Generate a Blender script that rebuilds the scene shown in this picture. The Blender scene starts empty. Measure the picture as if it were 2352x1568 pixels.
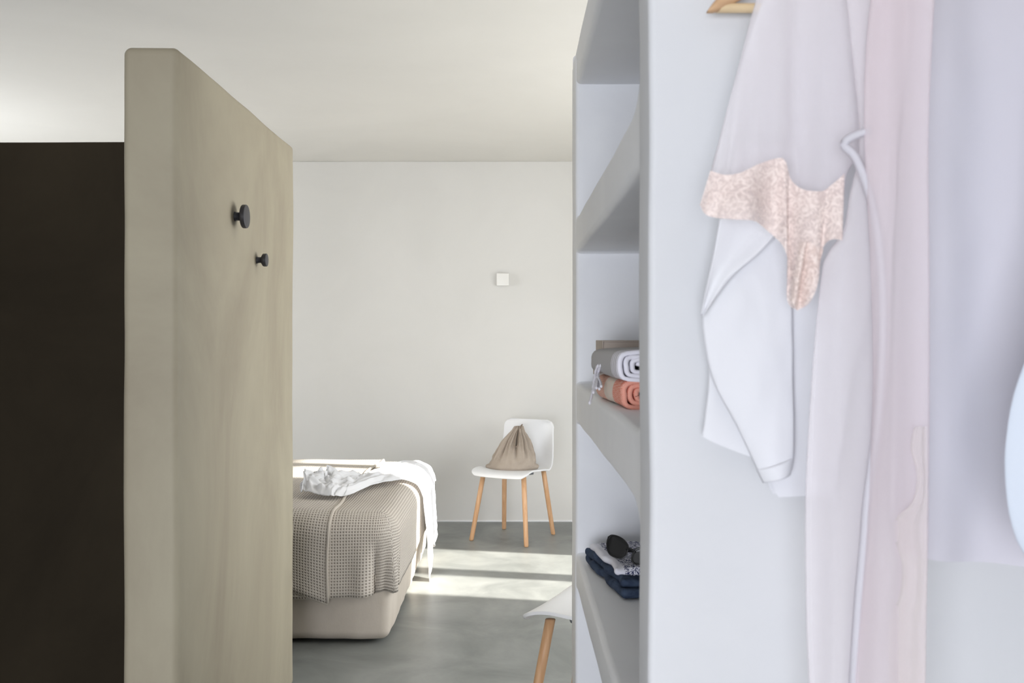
import bpy, bmesh, math, random
from mathutils import Vector, noise, Matrix
random.seed(7)
C = bpy.context.scene.collection
S = bpy.context.scene
F, CX, HY, CH = 2200.0, 1176.0, 770.0, 1.35      # focal length in px, principal column, horizon row, camera height

# ------------------------------------------------------------------ camera
cd = bpy.data.cameras.new('camera'); cam = bpy.data.objects.new('camera', cd); C.objects.link(cam)
cam.location = (0, 0, CH); cam.rotation_euler = (math.pi/2, 0, 0)
cd.sensor_width = 36; cd.lens = F/2352*36
cd.shift_y = -(784-HY)/2352
cd.clip_start = 0.02
cd.dof.use_dof = True; cd.dof.focus_distance = 3.6; cd.dof.aperture_fstop = 8.0
S.camera = cam

# ------------------------------------------------------------------ world, sun, windows, exposure
w = bpy.data.worlds.new('world'); S.world = w; w.use_nodes = True
bg = w.node_tree.nodes['Background']
bg.inputs[0].default_value = (0.80, 0.88, 1.0, 1); bg.inputs[1].default_value = 2.5

SUN_AZ, SUN_EL = math.radians(11.5), math.radians(27)
sd = bpy.data.lights.new('sun', 'SUN'); sun = bpy.data.objects.new('sun', sd); C.objects.link(sun)
sdir = Vector((-math.cos(SUN_AZ)*math.cos(SUN_EL), math.sin(SUN_AZ)*math.cos(SUN_EL), -math.sin(SUN_EL)))
sun.rotation_euler = sdir.to_track_quat('-Z', 'Y').to_euler(); sun.location = (8, 3, 6)
sd.energy = 14.5; sd.angle = math.radians(1.2); sd.color = (1.0, 0.96, 0.90)

def area(name, loc, direction, sx, sy, power, col):
    d = bpy.data.lights.new(name, 'AREA'); o = bpy.data.objects.new(name, d); C.objects.link(o)
    d.shape = 'RECTANGLE'; d.size = sx; d.size_y = sy; d.energy = power; d.color = col
    o.location = loc; o.rotation_euler = Vector(direction).to_track_quat('-Z', 'Y').to_euler()
    return o
# soft daylight entering by the bedroom door and by the big window behind the camera
area('bedroom_daylight', (1.93, 5.02, 1.08), (-1, 0, 0), 2.2, 1.0, 19, (0.95, 0.97, 1.0))
area('dressing_daylight', (-1.05, -2.56, 0.85), (0, 1, 0), 2.2, 1.3, 94, (0.90, 0.92, 1.0))
area('added_passage_fill', (1.87, 3.6, 1.5), (-1, 0, 0), 1.2, 1.3, 25, (0.97, 0.98, 1.0))  # added fill light for the partition's right face
area('bedroom_left_daylight', (-4.26, 5.2, 1.35), (1, 0, 0), 1.3, 1.7, 41, (0.95, 0.97, 1.0))

S.view_settings.view_transform = 'Standard'; S.view_settings.look = 'None'
S.view_settings.gamma = 1; S.view_settings.use_curve_mapping = False
S.view_settings.exposure = 0.30

# ------------------------------------------------------------------ helpers
def P(px, py, Y):
    """photograph pixel -> world point at distance Y"""
    return Vector(((px-CX)*Y/F, Y, CH-(py-HY)*Y/F))

def new_mat(name):
    m = bpy.data.materials.new(name); m.use_nodes = True
    return m, m.node_tree, m.node_tree.nodes['Principled BSDF']

def node(nt, t, **kw):
    n = nt.nodes.new(t)
    for k, v in kw.items():
        if hasattr(n, k): setattr(n, k, v)
        else: n.inputs[k].default_value = v
    return n

def hexc(r, g, b):
    f = lambda c: ((c/255+0.055)/1.055)**2.4 if c > 10 else c/255/12.92
    return (f(r), f(g), f(b), 1)

def plaster(name, c1, c2, scale=2.5, stretch=(1, 1, 1), rough=0.7, bump=0.15, fine=40, spec=0.3, bdist=0.004):
    m, nt, p = new_mat(name)
    tc = node(nt, 'ShaderNodeTexCoord'); mp = node(nt, 'ShaderNodeMapping')
    mp.inputs['Scale'].default_value = stretch
    nt.links.new(tc.outputs['Object'], mp.inputs[0])
    n1 = node(nt, 'ShaderNodeTexNoise', Scale=scale, Detail=6.0, Roughness=0.6, Distortion=0.6)
    nt.links.new(mp.outputs[0], n1.inputs[0])
    cr = node(nt, 'ShaderNodeValToRGB')
    cr.color_ramp.elements[0].position = 0.32; cr.color_ramp.elements[0].color = c1
    cr.color_ramp.elements[1].position = 0.68; cr.color_ramp.elements[1].color = c2
    nt.links.new(n1.outputs[0], cr.inputs[0]); nt.links.new(cr.outputs[0], p.inputs['Base Color'])
    n2 = node(nt, 'ShaderNodeTexNoise', Scale=fine, Detail=5.0, Roughness=0.6)
    nt.links.new(mp.outputs[0], n2.inputs[0])
    n3 = node(nt, 'ShaderNodeTexNoise', Scale=fine*0.12, Detail=2.0)
    nt.links.new(mp.outputs[0], n3.inputs[0])
    ad = node(nt, 'ShaderNodeMath', operation='MULTIPLY_ADD'); ad.inputs[1].default_value = 0.35
    nt.links.new(n2.outputs[0], ad.inputs[0]); nt.links.new(n3.outputs[0], ad.inputs[2])
    b = node(nt, 'ShaderNodeBump', Strength=bump, Distance=bdist)
    nt.links.new(ad.outputs[0], b.inputs['Height']); nt.links.new(b.outputs[0], p.inputs['Normal'])
    p.inputs['Roughness'].default_value = rough; p.inputs['Specular IOR Level'].default_value = spec
    return m

def simple(name, col, rough=0.5, spec=0.4, metal=0.0):
    m, nt, p = new_mat(name)
    p.inputs['Base Color'].default_value = col; p.inputs['Roughness'].default_value = rough
    p.inputs['Specular IOR Level'].default_value = spec; p.inputs['Metallic'].default_value = metal
    return m

def wood(name, c1, c2, axis=2):
    m, nt, p = new_mat(name)
    tc = node(nt, 'ShaderNodeTexCoord'); mp = node(nt, 'ShaderNodeMapping')
    sc = [60, 60, 60]; sc[axis] = 3.0
    mp.inputs['Scale'].default_value = sc
    nt.links.new(tc.outputs['Object'], mp.inputs[0])
    n1 = node(nt, 'ShaderNodeTexNoise', Scale=1.0, Detail=4.0, Distortion=0.8)
    nt.links.new(mp.outputs[0], n1.inputs[0])
    cr = node(nt, 'ShaderNodeValToRGB')
    cr.color_ramp.elements[0].position = 0.3; cr.color_ramp.elements[0].color = c1
    cr.color_ramp.elements[1].position = 0.7; cr.color_ramp.elements[1].color = c2
    nt.links.new(n1.outputs[0], cr.inputs[0]); nt.links.new(cr.outputs[0], p.inputs['Base Color'])
    p.inputs['Roughness'].default_value = 0.45
    return m

def fabric(name, col, transp=0.0, transl=0.3, wave=900, bump=0.2, col2=None, nscale=6, tint=None):
    """woven cloth: diffuse + translucent, and for sheer cloth an open weave that lets light through"""
    m, nt, p = new_mat(name)
    nt.nodes.remove(p); out = nt.nodes['Material Output']
    tc = node(nt, 'ShaderNodeTexCoord')
    n1 = node(nt, 'ShaderNodeTexNoise', Scale=nscale, Detail=3.0)
    nt.links.new(tc.outputs['Object'], n1.inputs[0])
    mx = node(nt, 'ShaderNodeMixRGB'); mx.inputs[1].default_value = col; mx.inputs[2].default_value = col2 or col
    nt.links.new(n1.outputs[0], mx.inputs[0])
    nf = node(nt, 'ShaderNodeTexNoise', Scale=wave, Detail=1.0)
    nt.links.new(tc.outputs['Object'], nf.inputs[0])
    b = node(nt, 'ShaderNodeBump', Strength=bump, Distance=0.0006); nt.links.new(nf.outputs[0], b.inputs['Height'])
    d = node(nt, 'ShaderNodeBsdfDiffuse'); t = node(nt, 'ShaderNodeBsdfTranslucent')
    for q in (d, t): nt.links.new(mx.outputs[0], q.inputs[0]); nt.links.new(b.outputs[0], q.inputs['Normal'])
    ms = node(nt, 'ShaderNodeMixShader'); ms.inputs[0].default_value = transl
    nt.links.new(d.outputs[0], ms.inputs[1]); nt.links.new(t.outputs[0], ms.inputs[2])
    last = ms
    if transp > 0:
        tr = node(nt, 'ShaderNodeBsdfTransparent')
        if tint: tr.inputs[0].default_value = tint
        m2 = node(nt, 'ShaderNodeMixShader')
        lw = node(nt, 'ShaderNodeLayerWeight', Blend=0.35)      # seen edge-on a sheer weave closes up
        mr = node(nt, 'ShaderNodeMapRange')
        mr.inputs['From Min'].default_value = 0.0; mr.inputs['From Max'].default_value = 0.9
        mr.inputs['To Min'].default_value = 1-transp; mr.inputs['To Max'].default_value = min(1.0, 1-transp*0.35)
        nt.links.new(lw.outputs['Facing'], mr.inputs[0]); nt.links.new(mr.outputs[0], m2.inputs[0])
        nt.links.new(tr.outputs[0], m2.inputs[1]); nt.links.new(ms.outputs[0], m2.inputs[2])
        last = m2
    nt.links.new(last.outputs[0], out.inputs[0])
    return m

def obj(name, bm, mat, parent=None, smooth=True, mods=()):
    me = bpy.data.meshes.new(name); bm.normal_update(); bm.to_mesh(me); bm.free()
    if smooth:
        for p in me.polygons: p.use_smooth = True
    if mat: me.materials.append(mat)
    o = bpy.data.objects.new(name, me); C.objects.link(o)
    if parent: o.parent = parent
    for kind, kw in mods:
        md = o.modifiers.new(kind.lower(), kind)
        for k, v in kw.items(): setattr(md, k, v)
    return o

def at_base(o, base):
    """move the object's origin to base, its geometry staying where it is"""
    o.data.transform(Matrix.Translation(-Vector(base))); o.location = base
    return o

def thing(name, label, cat, loc=(0, 0, 0), rz=0, group=None):
    o = bpy.data.objects.new(name, None); C.objects.link(o); o.empty_display_size = 0.05
    o.location = loc; o.rotation_euler = (0, 0, rz); o['label'] = label; o['category'] = cat
    if group: o['group'] = group
    return o

def tag(o, label, cat, group=None):
    o['label'] = label; o['category'] = cat
    if group: o['group'] = group
    return o

def structure(o, label=None, cat=None):
    o['kind'] = 'structure'
    if label: o['label'] = label
    if cat: o['category'] = cat
    return o

def fbm(p, s, o=2):
    return noise.fractal(Vector(p)*s, 1.0, 2.0, o)

def rbox(lo, hi, r=0.01, cell=0.1, amp=0.0, ns=2.0, bm=None, seg=3):
    """box with rounded edges on a grid fine enough to be made uneven"""
    bm = bm or bmesh.new()
    lo = Vector(lo); hi = Vector(hi)
    ax = []
    for a in range(3):
        L = hi[a]-lo[a]; rr = min(r, L*0.49)
        c = [lo[a]+rr*(1-math.tan(math.pi/4*(seg-i)/seg)) for i in range(seg+1)]
        n = max(1, int((L-2*rr)/cell))
        c += [lo[a]+rr+(L-2*rr)*i/n for i in range(1, n)]
        c += [hi[a]-rr*(1-math.tan(math.pi/4*i/seg)) for i in range(seg+1)]
        ax.append(c)
    V = {}
    def vert(i, j, k):
        key = (i, j, k)
        if key in V: return V[key]
        p = Vector((ax[0][i], ax[1][j], ax[2][k]))
        q = Vector([min(max(p[a], lo[a]+min(r, (hi[a]-lo[a])*0.49)), hi[a]-min(r, (hi[a]-lo[a])*0.49)) for a in range(3)])
        d = p-q
        if d.length > 1e-9:
            p = q+d.normalized()*min(r, min(hi-lo)*0.49)
        if amp:
            p = p+amp*Vector((fbm(p, ns), fbm(p+Vector((7, 3, 1)), ns), fbm(p+Vector((2, 9, 5)), ns)))
        V[key] = bm.verts.new(p); return V[key]
    n = [len(a)-1 for a in ax]
    for a in range(3):
        b, c = (a+1) % 3, (a+2) % 3
        for e in (0, n[a]):
            for i in range(n[b]):
                for j in range(n[c]):
                    q = []
                    for di, dj in ((0, 0), (1, 0), (1, 1), (0, 1)):
                        t = [0, 0, 0]; t[a] = e; t[b] = i+di; t[c] = j+dj
                        q.append(vert(*t))
                    if e == 0: q.reverse()
                    try: bm.faces.new(q)
                    except ValueError: pass
    return bm

def grid(fn, nu, nv, bm=None, uv=None, closed=False):
    bm = bm or bmesh.new()
    V = [[bm.verts.new(fn(i/nu, j/nv)) for j in range(nv+1)] for i in range(nu if closed else nu+1)]
    lay = bm.loops.layers.uv.verify() if uv else None
    for i in range(nu):
        for j in range(nv):
            i2 = (i+1) % len(V)
            f = bm.faces.new((V[i][j], V[i2][j], V[i2][j+1], V[i][j+1]))
            if uv:
                for l, (a, b) in zip(f.loops, ((i, j), (i+1, j), (i+1, j+1), (i, j+1))):
                    l[lay].uv = uv(a/nu, b/nv)
    return bm

def lathe(profile, n=32, bm=None, axis='Z', origin=(0, 0, 0)):
    bm = bm or bmesh.new(); origin = Vector(origin); rings = []
    for r, h in profile:
        ring = []
        for i in range(n):
            a = 2*math.pi*i/n; x, y = r*math.cos(a), r*math.sin(a)
            p = {'Z': (x, y, h), 'X': (h, x, y), 'Y': (x, h, y)}[axis]
            ring.append(bm.verts.new(origin+Vector(p)))
        rings.append(ring)
    for a, b in zip(rings, rings[1:]):
        for i in range(n): bm.faces.new((a[i], a[(i+1) % n], b[(i+1) % n], b[i]))
    bm.faces.new(rings[0]); bm.faces.new(rings[-1])
    bmesh.ops.recalc_face_normals(bm, faces=bm.faces)
    return bm

def crom(pts, n):
    """smooth curve through points, n samples"""
    pts = [Vector(p) for p in pts]; out = []
    N = len(pts)-1
    for k in range(n+1):
        t = k/n*N; i = min(int(t), N-1); f = t-i
        p0 = pts[max(i-1, 0)]; p1 = pts[i]; p2 = pts[i+1]; p3 = pts[min(i+2, N)]
        out.append(0.5*((2*p1)+(p2-p0)*f+(2*p0-5*p1+4*p2-p3)*f*f+(3*p1-p0-3*p2+p3)*f**3))
    return out

def poly(pts, n):
    """even samples along a polyline, corners kept sharp"""
    pts = [Vector(p) for p in pts]; L = [0]
    for a, b in zip(pts, pts[1:]): L.append(L[-1]+(b-a).length)
    out = []
    for k in range(n+1):
        d = L[-1]*k/n; i = 0
        while i < len(pts)-2 and L[i+1] < d: i += 1
        f = (d-L[i])/max(1e-9, L[i+1]-L[i]); out.append(pts[i].lerp(pts[i+1], min(1, f)))
    return out

def tube(pts, r, n=8, bm=None, smooth=True, samples=None, radii=None):
    bm = bm or bmesh.new()
    pts = crom(pts, samples or (len(pts)-1)*5) if smooth else [Vector(p) for p in pts]
    rings = []; up = Vector((0.13, 0.21, 0.97)).normalized()
    for i, p in enumerate(pts):
        t = (pts[min(i+1, len(pts)-1)]-pts[max(i-1, 0)]).normalized()
        a = t.cross(up)
        if a.length < 0.05: a = t.cross(Vector((1, 0, 0)))
        a.normalize(); b = t.cross(a)
        rr = r if radii is None else radii(i/(len(pts)-1))
        rings.append([bm.verts.new(p+rr*(math.cos(2*math.pi*k/n)*a+math.sin(2*math.pi*k/n)*b)) for k in range(n)])
    for A, B in zip(rings, rings[1:]):
        for k in range(n): bm.faces.new((A[k], A[(k+1) % n], B[(k+1) % n], B[k]))
    bm.faces.new(list(reversed(rings[0]))); bm.faces.new(rings[-1])
    return bm

# ------------------------------------------------------------------ materials
M = {}
M['white_wall'] = plaster('white_wall_plaster', hexc(210, 211, 213), hexc(217, 217, 218), 1.6, bump=0.18, fine=30)
M['bed_wall'] = plaster('bedroom_wall_paint', hexc(219, 217, 212), hexc(224, 222, 217), 1.2, bump=0.05, fine=30)
M['ceiling'] = plaster('ceiling_paint', hexc(222, 219, 212), hexc(227, 224, 217), 1.0, bump=0.05, fine=20)
M['shelf'] = plaster('shelf_plaster', hexc(230, 231, 234), hexc(236, 237, 239), 3, bump=0.3, fine=26, rough=0.5)
M['cement'] = plaster('beige_cement_plaster', hexc(152, 142, 123), hexc(176, 168, 146), 1.7, (1.0, 1.0, 0.6), rough=0.6, bump=0.14, fine=60)
M['shaded_cement'] = plaster('shade_darkened_plaster', hexc(50, 43, 32), hexc(62, 54, 41), 1.6, (1, 1, 0.8), rough=0.75, bump=0.1, fine=60, spec=0.15)  # the alcove's shade is put into this dark brown colour
M['concrete'] = plaster('polished_concrete_floor', hexc(112, 115, 112), hexc(146, 148, 144), 2.6, rough=0.42, bump=0.06, fine=30, spec=0.4)
M['outdoor_helper'] = plaster('outdoor_helper_stone', hexc(190, 186, 176), hexc(205, 201, 192), 2, bump=0.1)  # pale stone of the unseen sun blocker and bounce ground
M['shell'] = simple('white_polypropylene', hexc(232, 232, 232), 0.4)
M['grey_mount'] = simple('grey_cast_mount', hexc(120, 124, 130), 0.5)
M['beech'] = wood('beech_wood', hexc(196, 150, 108), hexc(214, 172, 132))
M['hanger_wood'] = wood('hanger_wood', hexc(196, 158, 120), hexc(214, 178, 138), axis=0)
M['dowel_wood'] = wood('hanger_bar_wood', hexc(216, 190, 150), hexc(228, 206, 170), axis=0)
M['black'] = simple('matt_black_metal', hexc(52, 51, 54), 0.45)
M['frame_black'] = simple('gloss_black_acetate', hexc(12, 12, 14), 0.28, 0.4)
M['lens'] = simple('dark_lens', hexc(16, 16, 17), 0.3, 0.4)
M['steel'] = simple('hook_steel', hexc(180, 180, 182), 0.25, 0.5, 1.0)
M['plastic'] = simple('white_plastic_plate', hexc(236, 234, 228), 0.35)
M['kraft'] = plaster('beige_book_cover', hexc(176, 163, 152), hexc(186, 174, 163), 8, bump=0.05, fine=200)
M['paper'] = simple('book_paper', hexc(214, 214, 226), 0.8)
M['linen_skirt'] = plaster('linen_upholstery', hexc(200, 190, 176), hexc(210, 200, 187), 7, (1, 1, 0.5), rough=0.9, bump=0.5, fine=260, spec=0.1, bdist=0.002)
M['bag_linen'] = plaster('bag_linen', hexc(158, 146, 133), hexc(173, 161, 148), 9, rough=0.9, bump=0.5, fine=240, spec=0.1, bdist=0.002)
M['bag_cord'] = simple('bag_cord', hexc(132, 118, 104), 0.9)
M['muslin'] = fabric('white_muslin', hexc(246, 246, 247), 0, 0.25, 500, 0.5)
M['white_linen'] = fabric('white_linen_shirt', hexc(232, 232, 235), 0, 0.10, 700, 0.3)
M['white_cotton'] = fabric('white_cotton_blouse', hexc(222, 219, 225), 0, 0.2, 700, 0.2)
M['sheer_white'] = fabric('sheer_white_voile', hexc(247, 244, 247), 0.62, 0.2, 700, 0.1, hexc(248, 240, 243), 3)
M['sheer_pink'] = fabric('sheer_blush_chiffon', hexc(241, 235, 239), 0.58, 0.2, 700, 0.1, hexc(243, 226, 229), 2.5)
M['cream_edging'] = fabric('cream_edging', hexc(236, 230, 226), 0.68, 0.2, 700, 0.1, hexc(238, 226, 220), 8)
M['pale_blue'] = fabric('pale_blue_white_cotton', hexc(236, 242, 250), 0, 0.35, 700, 0.2)
M['denim'] = plaster('dark_denim', hexc(44, 54, 74), hexc(72, 84, 104), 26, (1, 1, 2), rough=0.9, bump=0.7, fine=420, spec=0.1, bdist=0.002)
M['fringe'] = simple('towel_fringe_cotton', hexc(222, 220, 226), 0.9)

def waffle_mat():
    m, nt, p = new_mat('waffle_cotton')
    uv = node(nt, 'ShaderNodeUVMap'); sep = node(nt, 'ShaderNodeSeparateXYZ'); nt.links.new(uv.outputs[0], sep.inputs[0])
    def tri(out):
        a = node(nt, 'ShaderNodeMath', operation='MULTIPLY'); a.inputs[1].default_value = 2*math.pi/0.0125; nt.links.new(out, a.inputs[0])
        c = node(nt, 'ShaderNodeMath', operation='COSINE'); nt.links.new(a.outputs[0], c.inputs[0]); return c
    cx, cy = tri(sep.outputs[0]), tri(sep.outputs[1])
    mx = node(nt, 'ShaderNodeMath', operation='MAXIMUM'); nt.links.new(cx.outputs[0], mx.inputs[0]); nt.links.new(cy.outputs[0], mx.inputs[1])
    cr = node(nt, 'ShaderNodeValToRGB')
    cr.color_ramp.elements[0].position = 0.0; cr.color_ramp.elements[0].color = hexc(146, 136, 124)  # weave pits coloured darker, their shade put into the colour
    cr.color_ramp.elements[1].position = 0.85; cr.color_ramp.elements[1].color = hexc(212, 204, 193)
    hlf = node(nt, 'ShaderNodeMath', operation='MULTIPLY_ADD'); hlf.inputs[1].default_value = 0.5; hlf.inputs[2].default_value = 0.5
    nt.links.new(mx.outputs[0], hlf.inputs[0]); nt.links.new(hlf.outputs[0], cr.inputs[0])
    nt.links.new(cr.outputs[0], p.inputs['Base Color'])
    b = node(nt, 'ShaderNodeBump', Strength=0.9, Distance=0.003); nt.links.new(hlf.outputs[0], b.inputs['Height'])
    nt.links.new(b.outputs[0], p.inputs['Normal'])
    p.inputs['Roughness'].default_value = 0.95; p.inputs['Specular IOR Level'].default_value = 0.1
    return m
M['waffle'] = waffle_mat()
M['waffle_hem'] = simple('waffle_hem', hexc(196, 188, 176), 0.95, 0.1)

def lace_mat():
    m, nt, p = new_mat('peach_lace'); out = nt.nodes['Material Output']
    tc = node(nt, 'ShaderNodeTexCoord')
    n1 = node(nt, 'ShaderNodeTexNoise', Scale=110.0, Detail=3.0, Distortion=2.2); nt.links.new(tc.outputs['Object'], n1.inputs[0])
    v = node(nt, 'ShaderNodeTexVoronoi', Scale=95.0); v.feature = 'DISTANCE_TO_EDGE'; nt.links.new(tc.outputs['Object'], v.inputs[0])
    cr = node(nt, 'ShaderNodeValToRGB'); cr.color_ramp.elements[0].position = 0.4; cr.color_ramp.elements[1].position = 0.62
    cr.color_ramp.elements[0].color = hexc(236, 212, 202); cr.color_ramp.elements[1].color = hexc(244, 228, 220)
    nt.links.new(n1.outputs[0], cr.inputs[0]); nt.links.new(cr.outputs[0], p.inputs['Base Color'])
    mr = node(nt, 'ShaderNodeMapRange'); mr.inputs['From Min'].default_value = 0.38; mr.inputs['From Max'].default_value = 0.6
    mr.inputs['To Min'].default_value = 0.55; mr.inputs['To Max'].default_value = 0.85
    nt.links.new(n1.outputs[0], mr.inputs[0])
    tr = node(nt, 'ShaderNodeBsdfTransparent'); ms = node(nt, 'ShaderNodeMixShader')
    nt.links.new(mr.outputs[0], ms.inputs[0]); nt.links.new(tr.outputs[0], ms.inputs[1]); nt.links.new(p.outputs[0], ms.inputs[2])
    nt.links.new(ms.outputs[0], out.inputs[0])
    b = node(nt, 'ShaderNodeBump', Strength=0.25, Distance=0.001); nt.links.new(n1.outputs[0], b.inputs['Height'])
    nt.links.new(b.outputs[0], p.inputs['Normal']); p.inputs['Roughness'].default_value = 0.9
    return m
M['lace'] = lace_mat()

def band_uv(name, stops, herring=None, rough=0.9):
    """cloth striped along uv.x (metres); stops = [(x, colour)] constant ramp over 0..1 of uv.x*scale"""
    m, nt, p = new_mat(name)
    uv = node(nt, 'ShaderNodeUVMap'); sep = node(nt, 'ShaderNodeSeparateXYZ'); nt.links.new(uv.outputs[0], sep.inputs[0])
    cr = node(nt, 'ShaderNodeValToRGB'); cr.color_ramp.interpolation = 'CONSTANT'
    e = cr.color_ramp.elements
    e[0].position = stops[0][0]; e[0].color = stops[0][1]; e[1].position = stops[1][0]; e[1].color = stops[1][1]
    for x, c in stops[2:]:
        q = e.new(x); q.color = c
    nt.links.new(sep.outputs[0], cr.inputs[0]); last = cr.outputs[0]
    if herring:
        # small diamond weave
        tc = node(nt, 'ShaderNodeTexCoord'); s2 = node(nt, 'ShaderNodeSeparateXYZ'); nt.links.new(tc.outputs['Object'], s2.inputs[0])
        def pp(out, per):
            a = node(nt, 'ShaderNodeMath', operation='PINGPONG'); a.inputs[1].default_value = per; nt.links.new(out, a.inputs[0]); return a
        a1, a2 = pp(s2.outputs[0], 0.006), pp(s2.outputs[2], 0.006)
        ad = node(nt, 'ShaderNodeMath', operation='ADD'); nt.links.new(a1.outputs[0], ad.inputs[0]); nt.links.new(a2.outputs[0], ad.inputs[1])
        k = node(nt, 'ShaderNodeMath', operation='MULTIPLY'); k.inputs[1].default_value = 2*math.pi/0.003; nt.links.new(ad.outputs[0], k.inputs[0])
        sn = node(nt, 'ShaderNodeMath', operation='SINE'); nt.links.new(k.outputs[0], sn.inputs[0])
        h = node(nt, 'ShaderNodeMath', operation='MULTIPLY_ADD'); h.inputs[1].default_value = 0.28; h.inputs[2].default_value = 0.3; nt.links.new(sn.outputs[0], h.inputs[0])
        mx = node(nt, 'ShaderNodeMixRGB'); mx.inputs[2].default_value = herring
        nt.links.new(h.outputs[0], mx.inputs[0]); nt.links.new(last, mx.inputs[1]); last = mx.outputs[0]
    nt.links.new(last, p.inputs['Base Color']); p.inputs['Roughness'].default_value = rough; p.inputs['Specular IOR Level'].default_value = 0.1
    tc2 = node(nt, 'ShaderNodeTexCoord'); nz = node(nt, 'ShaderNodeTexNoise', Scale=500.0, Detail=2.0); nt.links.new(tc2.outputs['Object'], nz.inputs[0])
    b = node(nt, 'ShaderNodeBump', Strength=0.5, Distance=0.001); nt.links.new(nz.outputs[0], b.inputs['Height']); nt.links.new(b.outputs[0], p.inputs['Normal'])
    return m

def print_mat():
    """white cotton with a dense print of small navy strokes, plain border"""
    m, nt, p = new_mat('navy_printed_cotton')
    tc = node(nt, 'ShaderNodeTexCoord')
    n0 = node(nt, 'ShaderNodeTexNoise', Scale=60.0, Detail=2.0); nt.links.new(tc.outputs['Object'], n0.inputs[0])
    va = node(nt, 'ShaderNodeVectorMath', operation='MULTIPLY_ADD'); va.inputs[1].default_value = (0.02, 0.02, 0.02)
    nt.links.new(n0.outputs[1], va.inputs[0]); nt.links.new(tc.outputs['Object'], va.inputs[2])
    v = node(nt, 'ShaderNodeTexVoronoi', Scale=190.0); v.feature = 'DISTANCE_TO_EDGE'; nt.links.new(va.outputs[0], v.inputs[0])
    n2 = node(nt, 'ShaderNodeTexNoise', Scale=160.0, Detail=2.0); nt.links.new(tc.outputs['Object'], n2.inputs[0])
    a = node(nt, 'ShaderNodeMath', operation='LESS_THAN'); a.inputs[1].default_value = 0.15; nt.links.new(v.outputs[0], a.inputs[0])
    g = node(nt, 'ShaderNodeMath', operation='GREATER_THAN'); g.inputs[1].default_value = 0.43; nt.links.new(n2.outputs[0], g.inputs[0])
    ml = node(nt, 'ShaderNodeMath', operation='MULTIPLY'); nt.links.new(a.outputs[0], ml.inputs[0]); nt.links.new(g.outputs[0], ml.inputs[1])
    uv = node(nt, 'ShaderNodeUVMap'); sep = node(nt, 'ShaderNodeSeparateXYZ'); nt.links.new(uv.outputs[0], sep.inputs[0])
    gb = node(nt, 'ShaderNodeMath', operation='GREATER_THAN'); gb.inputs[1].default_value = 0.07; nt.links.new(sep.outputs[0], gb.inputs[0])
    m2 = node(nt, 'ShaderNodeMath', operation='MULTIPLY'); nt.links.new(ml.outputs[0], m2.inputs[0]); nt.links.new(gb.outputs[0], m2.inputs[1])
    mx = node(nt, 'ShaderNodeMixRGB'); mx.inputs[1].default_value = hexc(226, 226, 234); mx.inputs[2].default_value = hexc(52, 58, 92)
    nt.links.new(m2.outputs[0], mx.inputs[0]); nt.links.new(mx.outputs[0], p.inputs['Base Color'])
    p.inputs['Roughness'].default_value = 0.9; p.inputs['Specular IOR Level'].default_value = 0.1
    return m

# ------------------------------------------------------------------ the setting
YB, ZC, XR, XL, YN = 6.94, 2.61, 1.90, -4.3, -2.6
W = 0.18
structure(obj('floor', rbox((XL-W, YN-W, -0.12), (XR+W, YB+W, 0), 0.004, 0.6), M['concrete']), 'grey polished concrete floor')
structure(obj('ceiling', rbox((XL-W, YN-W, ZC), (XR+W, YB+W, ZC+0.15), 0.004, 0.6), M['ceiling']))
structure(obj('wall_far', rbox((XL-W, YB, 0), (XR+W, YB+W, ZC), 0.003, 0.3, 0.002, 1.2), M['bed_wall']))
bm = bmesh.new()
for lo, hi in (((XL-W, YN, 0), (XL, 4.5, ZC)), ((XL-W, 5.9, 0), (XL, YB, ZC)), ((XL-W, 4.5, 0), (XL, 5.9, 0.45)), ((XL-W, 4.5, 2.25), (XL, 5.9, ZC))):
    rbox(lo, hi, 0.004, 0.5, bm=bm)
structure(obj('wall_left', bm, M['bed_wall']))
bm = bmesh.new()
for lo, hi in (((XL-0.12, 4.5, 0.45), (XL-0.05, 4.55, 2.25)), ((XL-0.12, 5.85, 0.45), (XL-0.05, 5.9, 2.25)), ((XL-0.12, 5.17, 0.45), (XL-0.05, 5.23, 2.25)),
               ((XL-0.12, 4.55, 2.2), (XL-0.05, 5.85, 2.25)), ((XL-0.12, 4.55, 0.45), (XL-0.05, 5.85, 0.5))):
    rbox(lo, hi, 0.004, 1.0, bm=bm)
structure(obj('window_2', bm, M['shell']))
structure(obj('baseboard_far', rbox((XL, YB-0.006, 0), (XR, YB+0.01, 0.011), 0.002, 0.5), M['shell']))
# right wall, pierced by the bedroom's two-leaf opening and an added, unseen window
D0, D1, DH = 4.46, 5.60, 2.36
W0, W1, WS, WH = -2.18, 0.09, 0.15, 1.75      # window behind the camera, along X
bm = bmesh.new()
for lo, hi in (((XR, YN, 0), (XR+W, 2.95, ZC)), ((XR, 4.25, 0), (XR+W, D0, ZC)), ((XR, 2.95, 0), (XR+W, 4.25, 0.8)), ((XR, 2.95, 2.2), (XR+W, 4.25, ZC)), ((XR, D1, 0), (XR+W, YB, ZC)), ((XR, D0, DH), (XR+W, D1, ZC))):
    rbox(lo, hi, 0.004, 0.5, bm=bm)
structure(obj('wall_right', bm, M['bed_wall']))
bm = bmesh.new()
for lo, hi in (((XR+0.05, 4.92, 0.0), (XR+0.13, 5.06, DH)), ((XR+0.05, D0, 0.0), (XR+0.13, D0+0.04, DH)), ((XR+0.05, D1-0.04, 0.0), (XR+0.13, D1, DH)),
               ((XR+0.05, D0+.04, DH-0.05), (XR+0.13, 4.92, DH)), ((XR+0.05, 5.06, DH-0.05), (XR+0.13, D1-.04, DH))):
    rbox(lo, hi, 0.004, 1.0, bm=bm)
structure(obj('door_1', bm, M['shell']))
bm = bmesh.new()
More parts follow.
